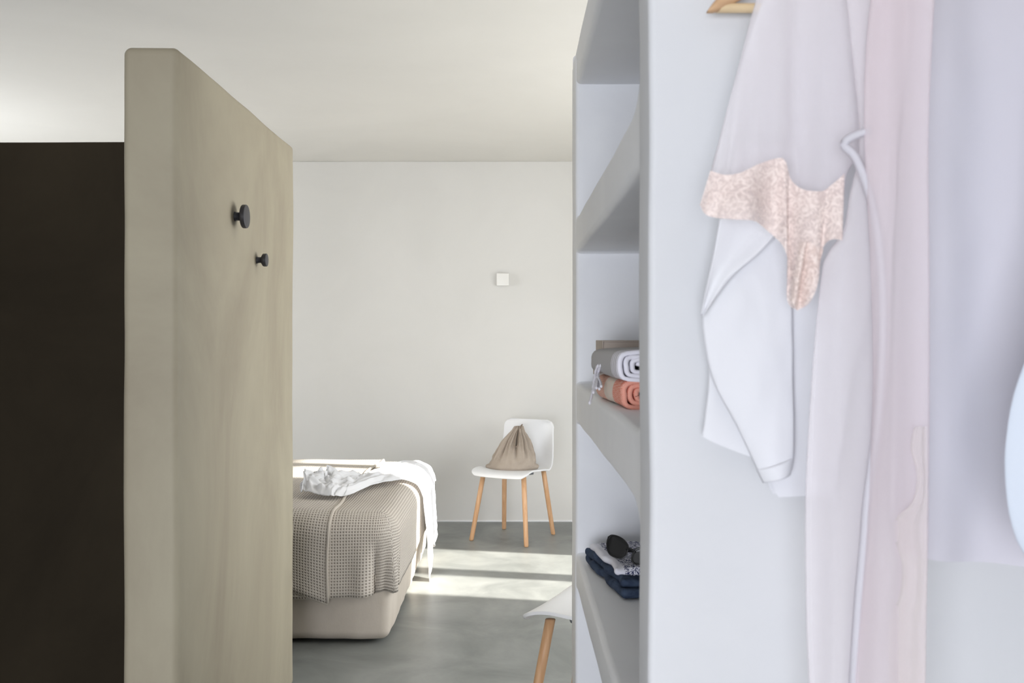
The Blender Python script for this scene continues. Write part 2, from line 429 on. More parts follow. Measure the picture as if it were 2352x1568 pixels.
for lo, hi in (((XL-W, YN-W, 0), (W0, YN, ZC)), ((W1, YN-W, 0), (XR+W, YN, ZC)), ((W0, YN-W, WH), (W1, YN, ZC)), ((W0, YN-W, 0), (W1, YN, WS))):
    rbox(lo, hi, 0.004, 0.5, bm=bm)
structure(obj('wall_behind', bm, M['bed_wall']))
bm = bmesh.new()
for lo, hi in (((W0, YN-0.12, WS), (W0+0.05, YN-0.05, WH)), ((W1-0.05, YN-0.12, WS), (W1, YN-0.05, WH)), ((-1.08, YN-0.12, WS), (-1.02, YN-0.05, WH)),
               ((W0+.05, YN-0.12, WH-0.05), (W1-.05, YN-0.05, WH)), ((W0+.05, YN-0.12, WS), (W1-.05, YN-0.05, WS+0.05))):
    rbox(lo, hi, 0.004, 1.0, bm=bm)
structure(obj('window_1', bm, M['shell']))
bm = bmesh.new()
for lo, hi in (((XR+0.05, 2.95, 0.8), (XR+0.12, 3.0, 2.2)), ((XR+0.05, 4.2, 0.8), (XR+0.12, 4.25, 2.2)), ((XR+0.05, 3.57, 0.8), (XR+0.12, 3.63, 2.2)),
               ((XR+0.05, 3.0, 2.15), (XR+0.12, 4.2, 2.2)), ((XR+0.05, 3.0, 0.8), (XR+0.12, 4.2, 0.85))):
    rbox(lo, hi, 0.004, 1.0, bm=bm)
structure(obj('added_window', bm, M['shell']))  # unseen window added to let the passage fill in
structure(obj('sun_blocker_wall', rbox((3.2, 2.2, -0.02), (3.35, 4.1, 3.2), 0.01, 0.5), M['outdoor_helper']))  # unseen wall added to keep the sun off the added window
structure(obj('bounce_ground', rbox((XR+W, -6, -0.14), (9, 12, -0.02), 0.004, 2.0), M['outdoor_helper']))  # unseen pale ground added to bounce sunlight up to the ceiling

# partition of beige cement with its dark cross wall (an L seen end on)
structure(at_base(obj('wall_partition', rbox((-0.99, 2.43, 0), (-0.848, 3.72, 2.085), 0.020, 0.05, 0.0035, 2.6, seg=4), M['cement']), (-0.92, 3.07, 0)),
          'freestanding beige cement partition with rounded edges, its end towards the dressing corner', None)
structure(obj('wall_dark_return', rbox((XL, 3.585, 0), (-0.93, 3.70, 2.075), 0.015, 0.08, 0.004, 2.0), M['shaded_cement']),
          'plaster wall running left behind the beige partition, its shade put into a dark brown colour')
structure(obj('wall_alcove_left', rbox((-2.12, 1.2, 0), (-2.0, 3.59, 2.075), 0.015, 0.2, 0.003, 2.0), M['shaded_cement']))

# white wall the clothes hang on (its left end closes the shelving)
X0 = 0.18
structure(obj('wall_dressing', rbox((X0, 1.26, 0), (XR, 1.36, 2.17), 0.010, 0.05, 0.003, 4.0, seg=4), M['white_wall']),
          'white plaster wall behind the hanging clothes')

# ------------------------------------------------------------------ built-in shelving, open to the passage
sh = thing('built_in_shelving', 'white plastered built-in open shelving at the end of the white wall', 'shelving', (X0, 2.1, 0))
def world_child(o):
    o.data.transform(Matrix.Translation(-o.parent.location)); return o
YA, YZ = 1.35, 2.72
def slab(zb, zt, fillet_t=0.05, fillet_b=0.05, seed=0, YZ=2.72):
    """plastered shelf: ends flare into the side walls"""
    pts = []
    n = 28
    bm = bmesh.new()
    xs = [X0+0.002+0.014*(1-math.cos(a*math.pi/8)) for a in range(0, 5)]+[X0+0.016+(0.46-0.016)*i/5 for i in range(1, 6)]
    ins = [0.014*(1-math.sin(a*math.pi/8)) for a in range(0, 5)]+[0]*5
    ys = [YA+(YZ-YA)*(0.5-0.5*math.cos(math.pi*i/n)) for i in range(n+1)]
    rings = []
    for x, q in zip(xs, ins):
        top, bot = [], []
        for y in ys:
            dn = max(0, 1-(y-YA)/0.11); df = max(0, 1-(YZ-y)/0.03)
            ft = fillet_t*(1-math.sqrt(max(0, 1-dn*dn)))+0.022*(1-math.sqrt(max(0, 1-df*df)))
            fb = fillet_b*(1-math.sqrt(max(0, 1-dn*dn)))+0.022*(1-math.sqrt(max(0, 1-df*df)))
            wv = 0.002*fbm((x*2, y, zt+seed), 4)
            xo = x+(0.002*fbm((y, zt, seed), 4) if q else 0)
            top.append(bm.verts.new((xo, y, zt-q+ft+wv))); bot.append(bm.verts.new((xo, y, zb+q-fb+0.002*fbm((x, y, zb+9), 4))))
        rings.append((top, bot))
    for (t1, b1), (t2, b2) in zip(rings, rings[1:]):
        for i in range(n):
            bm.faces.new((t1[i], t2[i], t2[i+1], t1[i+1])); bm.faces.new((b1[i], b1[i+1], b2[i+1], b2[i]))
    t, b = rings[0]
    for i in range(n): bm.faces.new((t[i], t[i+1], b[i+1], b[i]))
    bmesh.ops.recalc_face_normals(bm, faces=bm.faces)
    return bm
for zb, zt, ft, fb in ((0.0, 0.25, .03, 0), (0.635, 0.73, .04, .05), (1.103, 1.212, .03, .06), (1.588, 1.684, .07, .02)):
    world_child(obj('shelf', slab(zb, zt, ft, fb, zt*3), M['shelf'], sh))
world_child(obj('top_slab', slab(2.06, 2.167, 0.0, .03, 5, 2.865), M['shelf'], sh))
world_child(obj('side_panel', rbox((X0, 2.71, 0), (X0+0.56, 2.87, 2.150), 0.012, 0.06, 0.0015, 3.0, seg=4), M['shelf'], sh))
world_child(obj('back_panel', rbox((X0+0.44, YA, 0), (X0+0.56, 2.72, 2.165), 0.008, 0.1, 0.003, 4.0), M['shelf'], sh))

# ------------------------------------------------------------------ bed
BX0, BX1, BY0, BY1, BT = -2.62, -0.515, 4.165, 5.97, 0.555
bed = thing('bed', 'low upholstered bed with a taupe linen skirt standing in the sunlit bedroom', 'bed', ((BX0+BX1)/2, (BY0+BY1)/2, 0))
bm = rbox((BX0, BY0, 0.014), (BX1, BY1, 0.34), 0.045, 0.04, 0.0, 3, seg=5)
for v in bm.verts:
    k = 1-(v.co.z-0.014)/0.32
    v.co.x -= 0.02*k*(1 if v.co.x > -1.5 else -1); v.co.y += 0.02*k*(1 if v.co.y < 5 else -1)
    a = 0.006*fbm((v.co.x*1.0, v.co.y*1.0, v.co.z*0.25), 9)
    v.co.x += a; v.co.y += a; v.co.z += 0.004*fbm(v.co, 5)*(1 if v.co.z < 0.1 else 0)
world_child(obj('linen_skirt', bm, M['linen_skirt'], bed))
world_child(obj('mattress', rbox((BX0+0.01, BY0+0.012, 0.335), (BX1-0.012, BY1-0.01, BT-0.012), 0.07, 0.1, seg=4), M['linen_skirt'], bed))
for x in (BX0+0.15, BX1-0.2):
    for y in (BY0+0.2, BY1-0.2):
        world_child(obj('foot', lathe([(0.03, 0), (0.032, 0.01), (0.035, 0.03)], 20, origin=(x, y, 0)), M['black'], bed))

def blanket(ux0, ux1, uy0, uy1, off, r, nu, nv, right=True, edge_noise=0.0, hem=None, seed=0):
    """cloth laid over the mattress: unrolled coordinates wrap over the front, right and far edges"""
    EX, EY, EB = BX1+off-r, BY0-off+r, BY1+off-r
    def f(u, v):
        ux = ux0+(ux1-ux0)*u; uy = uy0+(uy1-uy0)*v
        if edge_noise and not right:
            ux += u**6*(edge_noise*math.sin(uy*3.1+1)+0.008*math.sin(uy*9))
        dx = max(0, ux-EX) if right else 0; dy = max(0, EY-uy); db = max(0, uy-EB)
        if hem and (dx > 0 or dy > 0):
            hs = hem(ux, uy)
            dx *= hs; dy *= hs
        dyy = max(dy, db); sg = -1 if dy > 0 else 1
        d = max(dx, dyy)
        x, y, z = min(ux, EX) if right else ux, min(max(uy, EY), EB), BT+off
        z += 0.004*fbm((ux, uy, seed), 3)
        if d > 0:
            phi = math.atan2(dyy, dx); n = Vector((math.cos(phi), sg*math.sin(phi), 0)) if dx > 0 else Vector((0, sg, 0))
            if d < math.pi*r/2: o, dr = r*math.sin(d/r), r*(1-math.cos(d/r))
            else:
                hang = d-math.pi*r/2; o, dr = r, r+hang
                if dx > 0 and dyy > 0:                                   # the spare cloth at the corner gathers in folds
                    o += min(1, hang*6)*(0.020*math.sin(phi*4-1.2)+0.008*math.sin(phi*11))
                o += hang*(0.020*math.sin(ux*5+seed)+0.012*math.sin(uy*7)+0.02*fbm((ux, uy, seed), 5))
                if dy > 0 and dx == 0 and right:                          # a soft fold near the corner
                    q = (ux-(EX-0.045))/0.03; o += 0.03*min(1, hang*5)*math.exp(-q*q)
            x += n.x*o; y += n.y*o; z -= dr
        return Vector((x, y, z))
    bm = grid(f, nu, nv, uv=lambda u, v: (ux0+(ux1-ux0)*u, uy0+(uy1-uy0)*v))
    bmesh.ops.recalc_face_normals(bm, faces=bm.faces)
    return bm, f

r1 = 0.10
drop = 0.35
bmL, fL = blanket(BX0+0.3, BX1+0.012-r1+drop+0.05, BY0-0.012+r1-drop-0.05, BY1+0.02, 0.014, r1, 110, 110,
                  hem=lambda ux, uy: 1+0.035*math.sin(ux*6+0.6)+0.02*math.sin(uy*4))
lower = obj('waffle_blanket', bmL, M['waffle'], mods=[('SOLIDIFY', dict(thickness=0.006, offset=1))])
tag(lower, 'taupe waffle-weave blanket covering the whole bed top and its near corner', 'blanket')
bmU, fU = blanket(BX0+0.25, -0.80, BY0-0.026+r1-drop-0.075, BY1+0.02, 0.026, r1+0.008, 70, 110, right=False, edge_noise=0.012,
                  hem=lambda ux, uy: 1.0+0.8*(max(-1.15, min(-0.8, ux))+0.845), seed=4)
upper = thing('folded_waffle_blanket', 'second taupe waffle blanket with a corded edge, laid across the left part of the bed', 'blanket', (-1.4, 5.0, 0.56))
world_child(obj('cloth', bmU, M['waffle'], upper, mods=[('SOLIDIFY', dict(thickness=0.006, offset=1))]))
edge = [fU(1, v/60)+Vector((0.0, 0, 0.004)) for v in range(61)]
edge = [p+Vector((0, -0.003, 0)) for p in edge]
world_child(obj('edge_cord', tube(edge, 0.0075, 8, smooth=False), M['waffle_hem'], upper))
edge = [fU(u/40, 0.0) for u in range(41)]
world_child(obj('hem', tube(edge, 0.006, 8, smooth=False), M['waffle_hem'], upper))
edge = [fL(u/80, 0.0) for u in range(81)]
at_base(lower, (-1.4, 5.0, 0.55))
world_child(obj('hem', tube(edge, 0.005, 6, smooth=False), M['waffle_hem'], lower))

# crumpled white muslin throw across the bed and down its end
tr_c = crom([(-0.995, 4.70, .13), (-0.93, 4.70, .24), (-0.84, 4.72, .29), (-0.77, 4.82, .31), (-0.70, 5.10, .31), (-0.62, 5.28, .34), (-0.52, 5.40, .33),
             (-0.42, 5.46, .31), (-0.28, 5.48, .29), (-0.17, 5.50, .26), (-0.11, 5.50, .25)], 200)
def throw(u, v):
    c = tr_c[min(200, int(u*200))]; s = (v-0.5)*2
    heap = max(0, 1-u/0.34)
    heap = heap*heap*(3-2*heap)
    ux = c.x+0.05*heap*fbm((u*5, v*4, 3), 1.7)+0.03*heap*s*math.sin(u*30); uy = c.y+c.z*s+0.06*heap*fbm((u*6, v*3, 8), 1.5)
    if u > 0.93: ux += 0.0
    ux += (0.10*s-0.04)*max(0, (u-0.8)/0.2)*(-1) + (0.05*math.sin(v*9+1)*max(0, (u-0.85)/0.15))
    off = 0.030+0.012*abs(math.sin(s*6+u*9))+0.010*fbm((u*3, s*5, 1), 1.6)+0.012*abs(fbm((u*14, v*3, 2), 1.0))
    off += heap*(0.07*abs(fbm((u*13, v*4.5, 5), 1.1))+0.04*abs(fbm((u*26, v*9, 9), 1.0, ))+0.02)
    off *= min(1, 0.45+2.2*(1-abs(s)))
    r = 0.10; EX = BX1+0.02-r
    dx = max(0, ux-EX); x, z, nx, nz = min(ux, EX), BT+0.028, 0, 1
    if dx > 0:
        if dx < math.pi*r/2: x += r*math.sin(dx/r); z -= r*(1-math.cos(dx/r)); nx, nz = math.sin(dx/r), math.cos(dx/r)
        else:
            hang = dx-math.pi*r/2; x += r; z -= r+hang; nx, nz = 1, 0
            off = off*0.5+0.011*math.sin(v*22+hang*4)*min(1, hang*4)+0.010+hang*0.03
    return Vector((x+nx*off, uy, z+nz*off))
bm = grid(throw, 200, 70)
bmesh.ops.recalc_face_normals(bm, faces=bm.faces)
at_base(tag(obj('muslin_throw', bm, M['muslin'], mods=[('SOLIDIFY', dict(thickness=0.002, offset=0))]),
    'crumpled white muslin throw trailing over the bed and down its sunlit end', 'throw'), (-0.6, 5.0, 0.56))

# ------------------------------------------------------------------ chairs
def shell_bm():
    prof = crom([(0, .226, .425), (0, .212, .446), (0, .15, .458), (0, .02, .450), (0, -.10, .444), (0, -.165, .456), (0, -.203, .492), (0, -.222, .56), (0, -.234, .65), (0, -.248, .772)], 64)
    L = [0]
    for a, b in zip(prof, prof[1:]): L.append(L[-1]+(b-a).length)
    T = L[-1]
    def f(u, v):
        j = min(64, int(round(v*64))); p = prof[j]; d = L[j]; e = T-d
        w = 0.208 if d < 0.36 else 0.208-0.018*min(1, (d-0.36)/0.3)
        rf, rt = 0.055, 0.05
        if d < rf: w = w-rf+math.sqrt(max(0, rf*rf-(rf-d)**2))
        if e < rt: w = w-rt+math.sqrt(max(0, rt*rt-(rt-e)**2))
        s = (u-0.5)*2; x = w*s
        seatness = 1 if d < 0.3 else max(0, 1-(d-0.3)/0.12)
        up = 0.014*s*s*seatness*min(1, 0.25+d/0.16)
        fw = 0.026*s*s*(1-seatness)
        return Vector((x, p.y+fw, p.z+up))
    bm = grid(f, 22, 64)
    bmesh.ops.remove_doubles(bm, verts=bm.verts, dist=0.0004)
    bmesh.ops.recalc_face_normals(bm, faces=bm.faces)
    return bm
def make_chair(label, loc, rz, group):
    t = thing('side_chair', label, 'chair', loc, rz, group)
    obj('seat_shell', shell_bm(), M['shell'], t, mods=[('SOLIDIFY', dict(thickness=0.011, offset=0)), ('BEVEL', dict(width=0.004, segments=2, limit_method='ANGLE')),])
    bm = rbox((-0.085, -0.085, 0.414), (0.085, 0.085, 0.438), 0.012, 0.1)
    for a in (45, 135, 225, 315):
        c, s = math.cos(math.radians(a)), math.sin(math.radians(a))
        tube([(0.08*c, 0.08*s, 0.424), (0.135*c, 0.135*s, 0.428)], 0.013, 12, bm=bm, smooth=False)
    obj('seat_mount', bm, M['grey_mount'], t)
    for sx in (-1, 1):
        for sy in (-1, 1):
            top = Vector((sx*0.150, sy*0.145, 0.435)); ft = Vector((sx*(0.204 if sy > 0 else 0.190), sy*0.213, 0.0))
            ax = (ft-top).normalized()
            bm = bmesh.new(); n = 20; rings = []
            for tt, r in ((0, .0165), (.3, .0165), (.97, .0150), (.992, .0140), (1.0, .011)):
                c = top.lerp(ft, tt)
                rings.append([bm.verts.new(c+Vector((r*math.cos(2*math.pi*k/n), r*math.sin(2*math.pi*k/n), 0))) for k in range(n)])
            for A, B in zip(rings, rings[1:]):
                for k in range(n): bm.faces.new((A[k], B[k], B[(k+1) % n], A[(k+1) % n]))
            bm.faces.new(rings[0]); bm.faces.new(rings[-1]); bmesh.ops.recalc_face_normals(bm, faces=bm.faces)
            obj('leg', bm, M['beech'], t)
    return t
def copy_thing(src, label, loc, rz):
    r = src.copy(); C.objects.link(r); r.location = loc; r.rotation_euler = (0, 0, rz); r['label'] = label
    for ch in list(src.children):
        c = ch.copy(); C.objects.link(c); c.parent = r
    return r
CHR = (0.012, 6.40, 0); FW = Vector((-0.47, -0.88, 0)).normalized()
rzc = math.atan2(-FW.x, FW.y)
chair = make_chair('white shell chair with beech legs by the far wall, a drawstring bag on its seat', CHR, rzc, 'white shell chairs with beech legs')
copy_thing(chair, 'white shell chair behind the shelving, only a seat corner and one beech leg showing', (0.320, 3.16, 0), math.radians(64))

# drawstring bag on the far chair
fwv = Vector((FW.x, FW.y, 0)); sdv = Vector((-FW.y, FW.x, 0))
bp = Vector(CHR)+fwv*0.015+sdv*0.0+Vector((0, 0, 0.461))
bag = thing('drawstring_bag', 'taupe linen drawstring bag slumped on the far chair seat', 'bag', bp, 0)
def bagf(u, v):
    a = 2*math.pi*u
    prof = [(0, .02), (0.0, .150), (.015, .160), (.050, .152), (.085, .136), (.12, .113), (.155, .088), (.195, .066), (.225, .048), (.250, .034), (.268, .026), (.282, .020)]
    t = v*(len(prof)-1); i = min(int(t), len(prof)-2); f = t-i; f2 = f*f*(3-2*f) if False else f
    h = prof[i][0]*(1-f2)+prof[i+1][0]*f2; r = prof[i][1]*(1-f2)+prof[i+1][1]*f2
    g = min(1, max(0, (h-0.05)/0.11))
    amp = g*min(0.5*r, 0.034)
    r2 = r*(1+0.04*fbm((math.cos(a), math.sin(a), h*8), 1.5))+amp*(abs(math.sin(a*6+1.3*math.sin(a*2+.5)+h*3))**0.55-0.66)*2.0+amp*0.35*math.sin(a*23+h*10)
    r2 += 0.004*fbm((math.cos(a)*3, math.sin(a)*3, h*25), 1.2)
    x = r2*math.cos(a); y = 0.66*r2*math.sin(a)
    if h < 0.03: x *= 1+0.12*abs(math.cos(a))**6
    lean = (h/0.3)**1.4
    x += 0.046*lean; y += 0.035*lean
    h2 = h-0.012*math.cos(a)**2*(1 if h < 0.04 else 0)*0+ 0.0
    return Vector((x, y, h2))
obj('bag_cloth', grid(bagf, 144, 66, closed=True), M['bag_linen'], bag, mods=[('SUBSURF', dict(levels=1, render_levels=1))])
bmc = bmesh.new()
ring = [(0.043+0.030*math.cos(a), 0.034+0.020*math.sin(a), 0.262+0.003*math.sin(3*a)) for a in [2*math.pi*k/16 for k in range(17)]]
tube(ring, 0.0032, 8, bm=bmc)
tube([(0.036, 0.014, 0.262), (0.024, -0.006, 0.240), (0.014, -0.034, 0.200), (0.008, -0.062, 0.165), (0.022, -0.070, 0.155), (0.036, -0.058, 0.172), (0.042, -0.02, 0.225), (0.044, 0.014, 0.262)], 0.0034, 8, bm=bmc)
tube([(0.048, 0.014, 0.264), (0.060, 0.002, 0.285), (0.064, 0.004, 0.296), (0.054, 0.010, 0.284)], 0.0034, 8, bm=bmc)
obj('cord', bmc, M['bag_cord'], bag)

# ------------------------------------------------------------------ small fittings
sw = thing('wall_sensor', 'small square white box fixed on the far wall above the chair', 'wall box', P(1155, 642, YB))
obj('back_plate', rbox((-0.042, -0.006, -0.042), (0.042, 0, 0.042), 0.002), M['plastic'], sw)
obj('cover', rbox((-0.045, -0.036, -0.045), (0.045, -0.006, 0.045), 0.004), M['plastic'], sw)

def knob(label, Y, z, R, L, rs):
    t = thing('coat_hook', label, 'coat hook', (-0.847, Y, z), 0, 'round black coat hooks on the cement partition')
    obj('stem', lathe([(rs*1.12, -0.004), (rs*1.1, 0.0015), (rs*0.95, 0.004), (rs*0.95, L*0.42)], 32, axis='X'), M['black'], t)
    obj('head', lathe([(rs*0.95, L*0.36), (rs*1.05, L*0.44), (rs*1.5, L*0.52), (R*0.95, L*0.60), (R, L*0.68), (R, L*0.95), (R*0.96, L)], 48, axis='X'), M['black'], t,
        mods=[('BEVEL', dict(width=0.0012, segments=2, limit_method='ANGLE'))])
    return t
def yfrom(px, X): return F*X/(px-CX)
Yk1 = yfrom(540, -0.847); Yk2 = yfrom(590, -0.847)
knob('larger round black coat hook on the beige partition', Yk1, CH+(HY-497)*Yk1/F, 0.036, 0.037, 0.0135)
knob('smaller round black coat hook, lower and farther along the beige partition', Yk2, CH+(HY-597)*Yk2/F, 0.0215, 0.034, 0.0105)

# ------------------------------------------------------------------ on the middle shelf
ZS = 1.212
# books stacked behind the towels
bh = [(0.034, .218, .0), (0.030, .214, .004), (0.031, .219, .002), (0.026, .221, .003)]
z = ZS+0.003
labs = ['bottom beige book of the stack behind the grey towel', 'second beige book up in the stack behind the towels',
        'third beige book up, its pale pages showing above the grey towel', 'topmost beige book of the stack on the middle shelf']
for (hh, xl, dy), lb in zip(bh, labs):
    b = thing('book', lb, 'book', (xl+0.1, 2.42+dy, z), 0, 'beige books stacked on the middle shelf')
    obj('cover', (lambda bm: (rbox((-0.10, -0.10, hh-0.003), (0.10, 0.08, hh), 0.001, bm=bm), rbox((-0.10, -0.10, 0), (0.10, 0.08, 0.003), 0.001, bm=bm), rbox((-0.102, -0.10, 0), (-0.099, 0.08, hh), 0.001, bm=bm), bm)[-1])(bmesh.new()), M['kraft'], b)
    obj('pages', rbox((-0.099, -0.097, 0.003), (0.097, 0.077, hh-0.003), 0.001), M['paper'] if 'third' in lb else M['kraft'], b)
    z += hh+0.0005

def roll(name, label, xc, zc, hw, hh, y0, y1, turns, mat, group, skew=0.0, th=0.0078, seed=0):
    """flattened roll of cloth, its spiral end towards the camera"""
    t = thing(name, label, 'towel', (xc, (y0+y1)/2, zc-hh), 0, group)
    N = int(40*turns)
    def f(u, v):
        a = u*turns*2*math.pi
        k = 1-u*0.90
        ex = 2.6
        ca, sa = math.cos(a), math.sin(a)
        q = (abs(ca)**ex+abs(sa)**ex)**(-1/ex)
        core = hw-hh
        x = (hh*k*q*ca)+core*(1 if ca > 0 else -1)*min(1, abs(ca)*1.6)*(1-u*0.25)
        zz = hh*k*q*sa
        wob = 0.0022*fbm((a*0.8, v*2, seed), 1.3)
        yy = y0+(y1-y0)*v+0.006*fbm((u*8, 0, seed), 1)*(1-v)+skew*x
        g = 1-0.10*(1 if v > 0.97 else 0)
        return Vector((x*g+wob+0.022*(1-v), yy-(y0+y1)/2, zz*g+hh+wob))
    bm = grid(f, N, 12, uv=lambda u, v: (v, u))
    o = obj('cloth', bm, mat, t, mods=[('SOLIDIFY', dict(thickness=th, offset=-1))])
    return t, f
cor, crm = hexc(226, 138, 116), hexc(222, 218, 206)
mat_or = band_uv('coral_towel', [(0, cor), (0.30, crm), (0.58, hexc(222, 172, 154)), (1, cor)], herring=hexc(244, 206, 190))
tw1, _ = roll('rolled_towel', 'coral and cream diamond-weave towel, rolled, lowest on the middle shelf', 0.265, ZS+0.027, 0.082, 0.0240, 1.77, 2.12, 3.1, mat_or, 'rolled towels on the middle shelf', seed=2)
def stripe_mat():
    m, nt, p = new_mat('grey_striped_towel')
    uv = node(nt, 'ShaderNodeUVMap'); sep = node(nt, 'ShaderNodeSeparateXYZ'); nt.links.new(uv.outputs[0], sep.inputs[0])
    k = node(nt, 'ShaderNodeMath', operation='MULTIPLY'); k.inputs[1].default_value = 20.0; nt.links.new(sep.outputs[0], k.inputs[0])
    fr = node(nt, 'ShaderNodeMath', operation='FRACT'); nt.links.new(k.outputs[0], fr.inputs[0])
    g = node(nt, 'ShaderNodeMath', operation='GREATER_THAN'); g.inputs[1].default_value = 0.62; nt.links.new(fr.outputs[0], g.inputs[0])
    l = node(nt, 'ShaderNodeMath', operation='LESS_THAN'); l.inputs[1].default_value = 0.22; nt.links.new(sep.outputs[0], l.inputs[0])
    iv = node(nt, 'ShaderNodeMath', operation='SUBTRACT'); iv.inputs[0].default_value = 1.0; nt.links.new(g.outputs[0], iv.inputs[1])
    ml = node(nt, 'ShaderNodeMath', operation='MULTIPLY'); nt.links.new(l.outputs[0], ml.inputs[0]); nt.links.new(iv.outputs[0], ml.inputs[1])
    # inner turns: stripes by turn
    mx = node(nt, 'ShaderNodeMixRGB'); mx.inputs[1].default_value = hexc(184, 182, 182); mx.inputs[2].default_value = hexc(232, 230, 238)
    nt.links.new(ml.outputs[0], mx.inputs[0]); nt.links.new(mx.outputs[0], p.inputs['Base Color'])
    p.inputs['Roughness'].default_value = 0.9; p.inputs['Specular IOR Level'].default_value = 0.1
    return m
tw2, ftw = roll('rolled_towel', 'grey and white striped towel with knotted fringe, rolled, on top of the coral one', 0.262, ZS+0.054+0.0265, 0.088, 0.0262, 1.755, 2.13, 3.4, stripe_mat(), 'rolled towels on the middle shelf', seed=6, th=0.0074)
# fringe, hanging over the shelf edge
fr = bmesh.new()
ofs = tw2.location
starts = [P(1398, 818, 2.0), P(1392, 822, 1.99), P(1388, 826, 1.98), P(1384, 832, 1.97), P(1380, 838, 1.97)]
ends = [[(1372, 842), (1365, 872), (1361, 900), (1354, 927)], [(1374, 848), (1368, 872), (1367, 886), (1363, 902)], [(1376, 850), (1372, 870), (1375, 884), (1377, 894)],
        [(1376, 852), (1374, 866), (1379, 878), (1381, 888)], [(1374, 856), (1372, 868), (1371, 878), (1370, 892)]]
Yt = 2.0
for s, e in zip(starts, ends):
    pts = [s]+[P(x, y, Yt-0.03*i) for i, (x, y) in enumerate(e)]
    pts = [p-ofs for p in pts]
    tube(pts, 0.0022, 6, bm=fr, radii=lambda t: 0.0027+0.0008*math.sin(t*60))
obj('fringe', fr, M['fringe'], tw2)

# ------------------------------------------------------------------ on the lower shelf
ZL = 0.73
def folded(bmat, x0, x1, y0, y1, z0, th, seed, uvx=True, lump=0.008):
    """soft folded stack: rounded slab with uneven edges"""
    bm = rbox((x0, y0, z0), (x1, y1, z0+th), th*0.49, 0.012, 0, seg=5)
    lay = bm.loops.layers.uv.verify()
    for v in bm.verts:
        p = v.co.copy(); k = min(1, (p.z-z0)/th*1.2)
        v.co.x += lump*1.2*fbm((p.x, p.y, seed), 9)*1.0; v.co.y += lump*1.2*fbm((p.y, p.x, seed+3), 9)
        v.co.z += lump*k*(0.6*fbm((p.x, p.y, seed+5), 14)+0.35*fbm((p.x*2, p.y*2, seed+7), 25))
    for f in bm.faces:
        for l in f.loops: l[lay].uv = ((l.vert.co.x-x0)/(x1-x0), (l.vert.co.y-y0)/(y1-y0))
    return bm
jn = thing('folded_jeans', 'dark blue denim jeans folded flat at the edge of the lower shelf', 'jeans', (0.34, 2.42, ZL))
bm = folded(None, 0.198, 0.50, 2.24, 2.60, ZL+0.003, 0.022, 1, lump=0.012)
bm2 = folded(None, 0.202, 0.50, 2.26, 2.60, ZL+0.022, 0.021, 9, lump=0.012)
for b_, nm in ((bm, 'lower_fold'), (bm2, 'upper_fold')):
    for v in b_.verts:                     # the stack swings out towards its near end
        t = (2.60-v.co.y)/0.36; v.co.x += 0.060*t
    world_child(obj(nm, b_, M['denim'], jn))
bm = folded(None, 0.212, 0.50, 2.31, 2.60, ZL+0.040, 0.019, 21, lump=0.011)
for v in bm.verts:
    t = (2.60-v.co.y)/0.36; v.co.x += 0.050*t; 
    k = max(0, (v.co.x-0.33)/0.15)
    v.co.z += 0.004*k*max(0, min(1, (2.6-v.co.y)/0.1))*0.6
pr = at_base(tag(obj('folded_printed_shirt', bm, print_mat()), 'white cotton shirt with small navy print folded on top of the jeans', 'shirt'), (0.34, 2.45, ZL+0.048))

# sunglasses
sg = thing('sunglasses', 'black cat-eye sunglasses lying on the printed shirt', 'sunglasses', P(1441, 1290, 2.35)+Vector((0, 0, 0.004)))
sg.rotation_euler = (math.radians(-18), math.radians(16), math.radians(-24))
def lens_outline(sx, grow=0.0):
    pts = [(0.004, 0.010), (0.006, 0.030), (0.020, 0.040), (0.038, 0.043), (0.053, 0.040), (0.057, 0.028), (0.050, 0.010), (0.038, 0.000), (0.020, -0.001), (0.009, 0.003)]
    c = Vector((0.030, 0.021)); out = []
    P_ = crom([Vector((p[0], p[1], 0)) for p in pts+[pts[0]]], 60)[:-1]
    for p in P_:
        d = Vector((p.x, p.y))-c; q = c+d*(1+grow/d.length)
        out.append((sx*(q.x+0.006), q.y))
    return out
for sx in (-1, 1):
    o_, i_ = lens_outline(sx, 0.0045), lens_outline(sx, 0.0)
    bm = bmesh.new(); n = len(o_)
    cur = lambda x: 0.5*x*x*0.9*4
    rows = []
    for ptl, y in ((o_, -0.002), (i_, -0.002), (i_, 0.0025), (o_, 0.0025)):
        rows.append([bm.verts.new((x, y+cur(x), z_)) for x, z_ in ptl])
    for a, b in zip(rows, rows[1:]+rows[:1]):
        for k in range(n): bm.faces.new((a[k], a[(k+1) % n], b[(k+1) % n], b[k]))
    bmesh.ops.recalc_face_normals(bm, faces=bm.faces)
    obj('rim', bm, M['frame_black'], sg, mods=[('BEVEL', dict(width=0.0008, segments=2, limit_method='ANGLE'))])
    bm = bmesh.new()
    A = [bm.verts.new((x, 0+cur(x), z_)) for x, z_ in i_]; B = [bm.verts.new((x, 0.0012+cur(x), z_)) for x, z_ in i_]
    bm.faces.new(A); bm.faces.new(B)
    for k in range(n): bm.faces.new((A[k], A[(k+1) % n], B[(k+1) % n], B[k]))
    bmesh.ops.recalc_face_normals(bm, faces=bm.faces)
    obj('lens', bm, M['lens'], sg, smooth=False)
    obj('temple', tube([(sx*0.066, 0.009, 0.036), (sx*0.066, 0.016, 0.035), (sx*0.045, 0.022, 0.032), (0, 0.026-0.004*sx, 0.024), (-sx*0.050, 0.030-0.004*sx, 0.010)], 0.0022, 8), M['frame_black'], sg)
obj('bridge', tube([(-0.013, 0, 0.024), (-0.005, -0.001, 0.028), (0.005, -0.001, 0.028), (0.013, 0, 0.024)], 0.0026, 10), M['frame_black'], sg)

